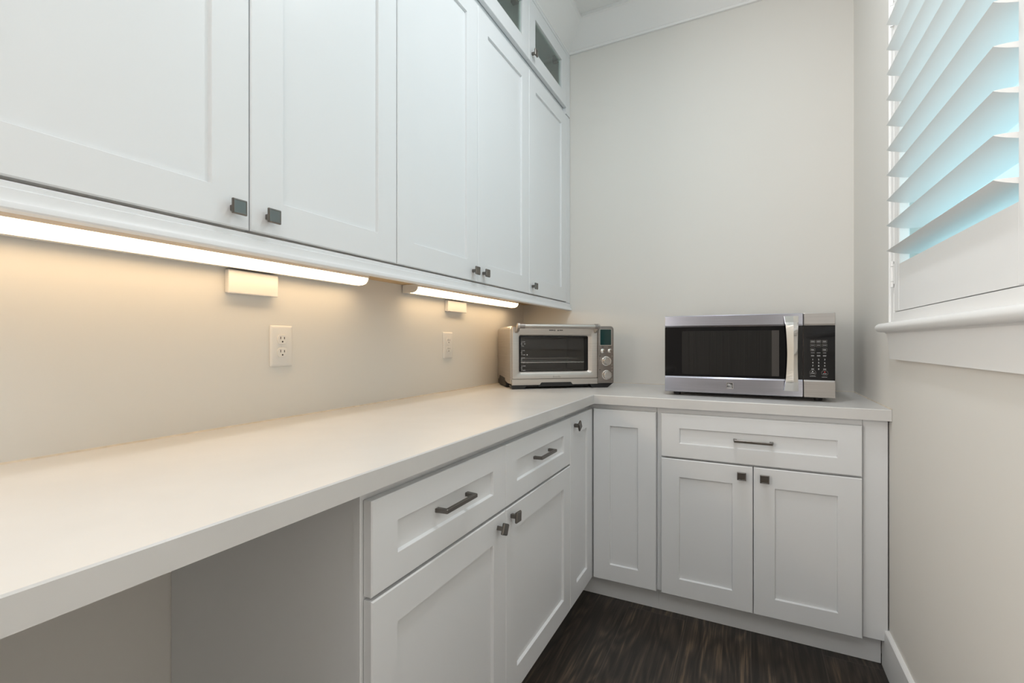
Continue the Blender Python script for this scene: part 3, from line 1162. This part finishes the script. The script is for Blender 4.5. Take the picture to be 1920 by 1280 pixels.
md = bpy.data.objects.new('door', None)
COL.objects.link(md)
md.parent = t
gf = face_parts(0.0, SPL - 0.0012, md)
bm = bmesh.new()
loft(bm, [R(0.0710, 0.4385, 0.0940, 0.2785, 0.002, 0.0034, 2), R(0.0710, 0.4385, 0.0940, 0.2785, 0.002, 0.0029, 2)])
link('window', bm, M_MESHGL, md)
bm = bmesh.new()
box(bm, 0.4125, 0.4383, 0.0027, 0.0030, 0.0945, 0.2780)
link('window_strip', bm, mat('grey_window_strip', (0.055, 0.050, 0.047), 0.2), md)  # paler grey strip down the handle side of the window
# bow-tie handle
bm = bmesh.new()
loops = []
cxh = 0.4790
for i in range(25):
    s = i / 24.0
    z = 0.0395 + s * (0.3325 - 0.0395)
    q = abs(2 * s - 1)
    hw = 0.0184 + 0.0066 * q ** 2.0
    f = -0.0420 + 0.0000 * q
    if q > 0.80:
        f += (q - 0.80) / 0.20 * 0.022
    mid = cxh + 0.0022 * (1 - q)
    loops.append([(mid - hw, f + 0.012, z), (mid - hw + 0.001, f + 0.004, z), (mid + hw * 0.22, f - 0.004, z), (mid + hw - 0.001, f + 0.003, z), (mid + hw, f + 0.012, z), (mid, f + 0.014, z)])
loft(bm, loops)
link('handle', bm, M_CHROME, md)
for z0 in (0.050, 0.300):
    bm = bmesh.new()
    box(bm, cxh - 0.012, cxh + 0.012, -0.026, 0.002, z0, z0 + 0.022, 0.002)
    link('handle_post', bm, M_CHROME, md)
# badge
bm = bmesh.new()
loft(bm, [R(0.2470, 0.2725, 0.0372, 0.0622, 0.0015, 0.0004, 2), R(0.2470, 0.2725, 0.0372, 0.0622, 0.0015, -0.0014, 2), R(0.2478, 0.2717, 0.0380, 0.0614, 0.001, -0.0016, 2)])
bd = link('badge', bm, M_CHROME, md)
bm = bmesh.new()
box(bm, 0.2487, 0.2708, -0.0019, -0.0015, 0.0390, 0.0605)
link('badge_field', bm, M_BLACK, bd)
bm = bmesh.new()
for z0, am, th in ((0.0555, 0.0016, 0.0017), (0.0515, 0.0022, 0.0020), (0.0474, 0.0014, 0.0012)):
    up, dn = [], []
    for i in range(11):
        s = i / 10.0
        x = 0.2492 + s * 0.0211
        z = z0 + am * math.sin(s * 5.2 + 0.4)
        k = th * (0.25 + 0.75 * math.sin(PI * min(1, s + 0.05)))
        up.append((x, z + k * 0.5))
        dn.append((x, z - k * 0.5))
    prism(bm, up + dn[::-1], 'y', -0.0021, -0.0018)
x = 0.2500
for w in (0.0018, 0.0022, 0.0018, 0.0026, 0.0018, 0.0022):
    box(bm, x, x + w, -0.0021, -0.0018, 0.0403, 0.0436)
    x += w + 0.0011
link('badge_emblem', bm, M_INK, bd)

# keypad side
mc = bpy.data.objects.new('control_panel', None)
COL.objects.link(mc)
mc.parent = t
face_parts(SPL + 0.0012, MW_, mc)
YP = 0.0029
cols = (1.4805 - MX, 1.4998 - MX, 1.5195 - MX)


def ring(bm, cx, cz, w, h, r, t_=0.0005, n=5):
    a = rloop(cx - w, cx + w, cz - h, cz + h, r, n)
    b = rloop(cx - w + t_, cx + w - t_, cz - h + t_, cz + h - t_, max(r - t_, 0.0002), n)
    loft(bm, [xz(a, YP + 0.0004), xz(a, YP - 0.0001), xz(b, YP - 0.0001), xz(b, YP + 0.0004)], closed=True)


def dashes(bm, cx, cz, w, h=0.0017):
    random.seed(int((cx * 7 + cz * 13) * 10000))
    x = cx - w
    while x < cx + w - 0.001:
        q = random.choice((0.0010, 0.0014, 0.0018))
        box(bm, x, min(x + q, cx + w), YP - 0.0001, YP + 0.0004, cz - h / 2, cz + h / 2)
        x += q + 0.0006


for z in (0.2332, 0.2185, 0.2010):
    for i, x in enumerate(cols):
        if z == 0.2010 and i == 1:
            continue
        bm = bmesh.new()
        ring(bm, x, z, 0.0076, 0.0055, 0.0018)
        link('key_outline', bm, M_GREYINK, mc)
for x in (cols[0], cols[2]):
    bm = bmesh.new()
    ring(bm, x, 0.1118, 0.0108, 0.0098, 0.0095, 0.0006, 8)
    link('key_outline', bm, M_GREYINK, mc)
for i, x in enumerate(cols):
    lines = [((0.2345, 0.0056), (0.2316, 0.0060)), ((0.2185, 0.0052),), ((0.1893, 0.0060),), ((0.1795, 0.0056), (0.1765, 0.0056))]
    if i != 1:
        lines += [((0.2023, 0.0055), (0.1995, 0.0045)), ((0.1276, 0.0048), (0.1250, 0.0044)), ((0.0985 if i == 0 else 0.0960, 0.0095),)]
    for ln in lines:
        bm = bmesh.new()
        for z, w in ln:
            dashes(bm, x, z, w)
        link('key_print', bm, M_PRINT, mc)
rows = (0.1632, 0.1508, 0.1386)
n = 1
for z in rows:
    for x in cols:
        text_obj(str(n), 0.0082, M_INK, mc, (x, YP, z), FRONT, 'digit')
        n += 1
text_obj('0', 0.0082, M_INK, mc, (cols[1], YP, 0.1262), FRONT, 'digit')
text_obj('START', 0.0050, M_INK, mc, (cols[0], YP, 0.1098), FRONT, 'lettering')
text_obj('STOP', 0.0050, M_INK, mc, (cols[2], YP, 0.1085), FRONT, 'lettering')
bm = bmesh.new()
prism(bm, [(cols[0] - 0.002, 0.1142), (cols[0] - 0.002, 0.1186), (cols[0] + 0.0024, 0.1164)], 'y', YP - 0.0001, YP + 0.0004)
link('start_symbol', bm, M_INK, mc)
bm = bmesh.new()
prism(bm, [(cols[2] + 0.0024 * math.cos(PI * (i + .5) / 4), 0.1158 + 0.0024 * math.sin(PI * (i + .5) / 4)) for i in range(8)], 'y', YP - 0.0001, YP + 0.0004)
link('stop_symbol', bm, M_REDINK, mc)
for x in (0.045, 0.575):
    for y in (0.055, 0.39):
        bm = bmesh.new()
        cyl(bm, (x, y, 0.0), (0, 0, 1), 0.014, 0.0185, 20, 0.017)
        link('foot', bm, M_BLACK, t, True)

# ------------------------------------------------------------------ unseen ceiling lamps put in to light the room
t = thing('added_ceiling_light', 'unseen square ceiling light panel added to fill the room with light', 'ceiling light', (1.05, -3.45, CEIL))
bm = bmesh.new()
box(bm, -0.58, 0.58, -0.58, 0.58, -0.030, -0.0005, 0.004)
link('frame', bm, M_TRIM, t)
bm = bmesh.new()
box(bm, -0.555, 0.555, -0.555, 0.555, -0.032, -0.0302)
link('diffuser', bm, M_PANEL, t)
for yd, lb in ((-1.25, 'unseen round white ceiling downlight nearer the plain end wall'), (-2.20, 'unseen round white ceiling downlight added nearer the room entrance')):
    t = thing('downlight', lb, 'ceiling light', (1.10, yd, CEIL), 0, 'unseen ceiling downlights')
    bm = bmesh.new()
    loops = []
    for r, z in ((0.085, -0.0005), (0.105, -0.0005), (0.105, -0.006), (0.088, -0.010), (0.085, -0.006)):
        loops.append([(r * math.cos(2 * PI * i / 40), r * math.sin(2 * PI * i / 40), z) for i in range(40)])
    loft(bm, loops, closed=True)
    link('ring', bm, M_TRIM, t, True)
    bm = bmesh.new()
    cyl(bm, (0, 0, -0.005), (0, 0, 1), 0.0845, 0.004, 40)
    link('diffuser', bm, M_PANEL, t)
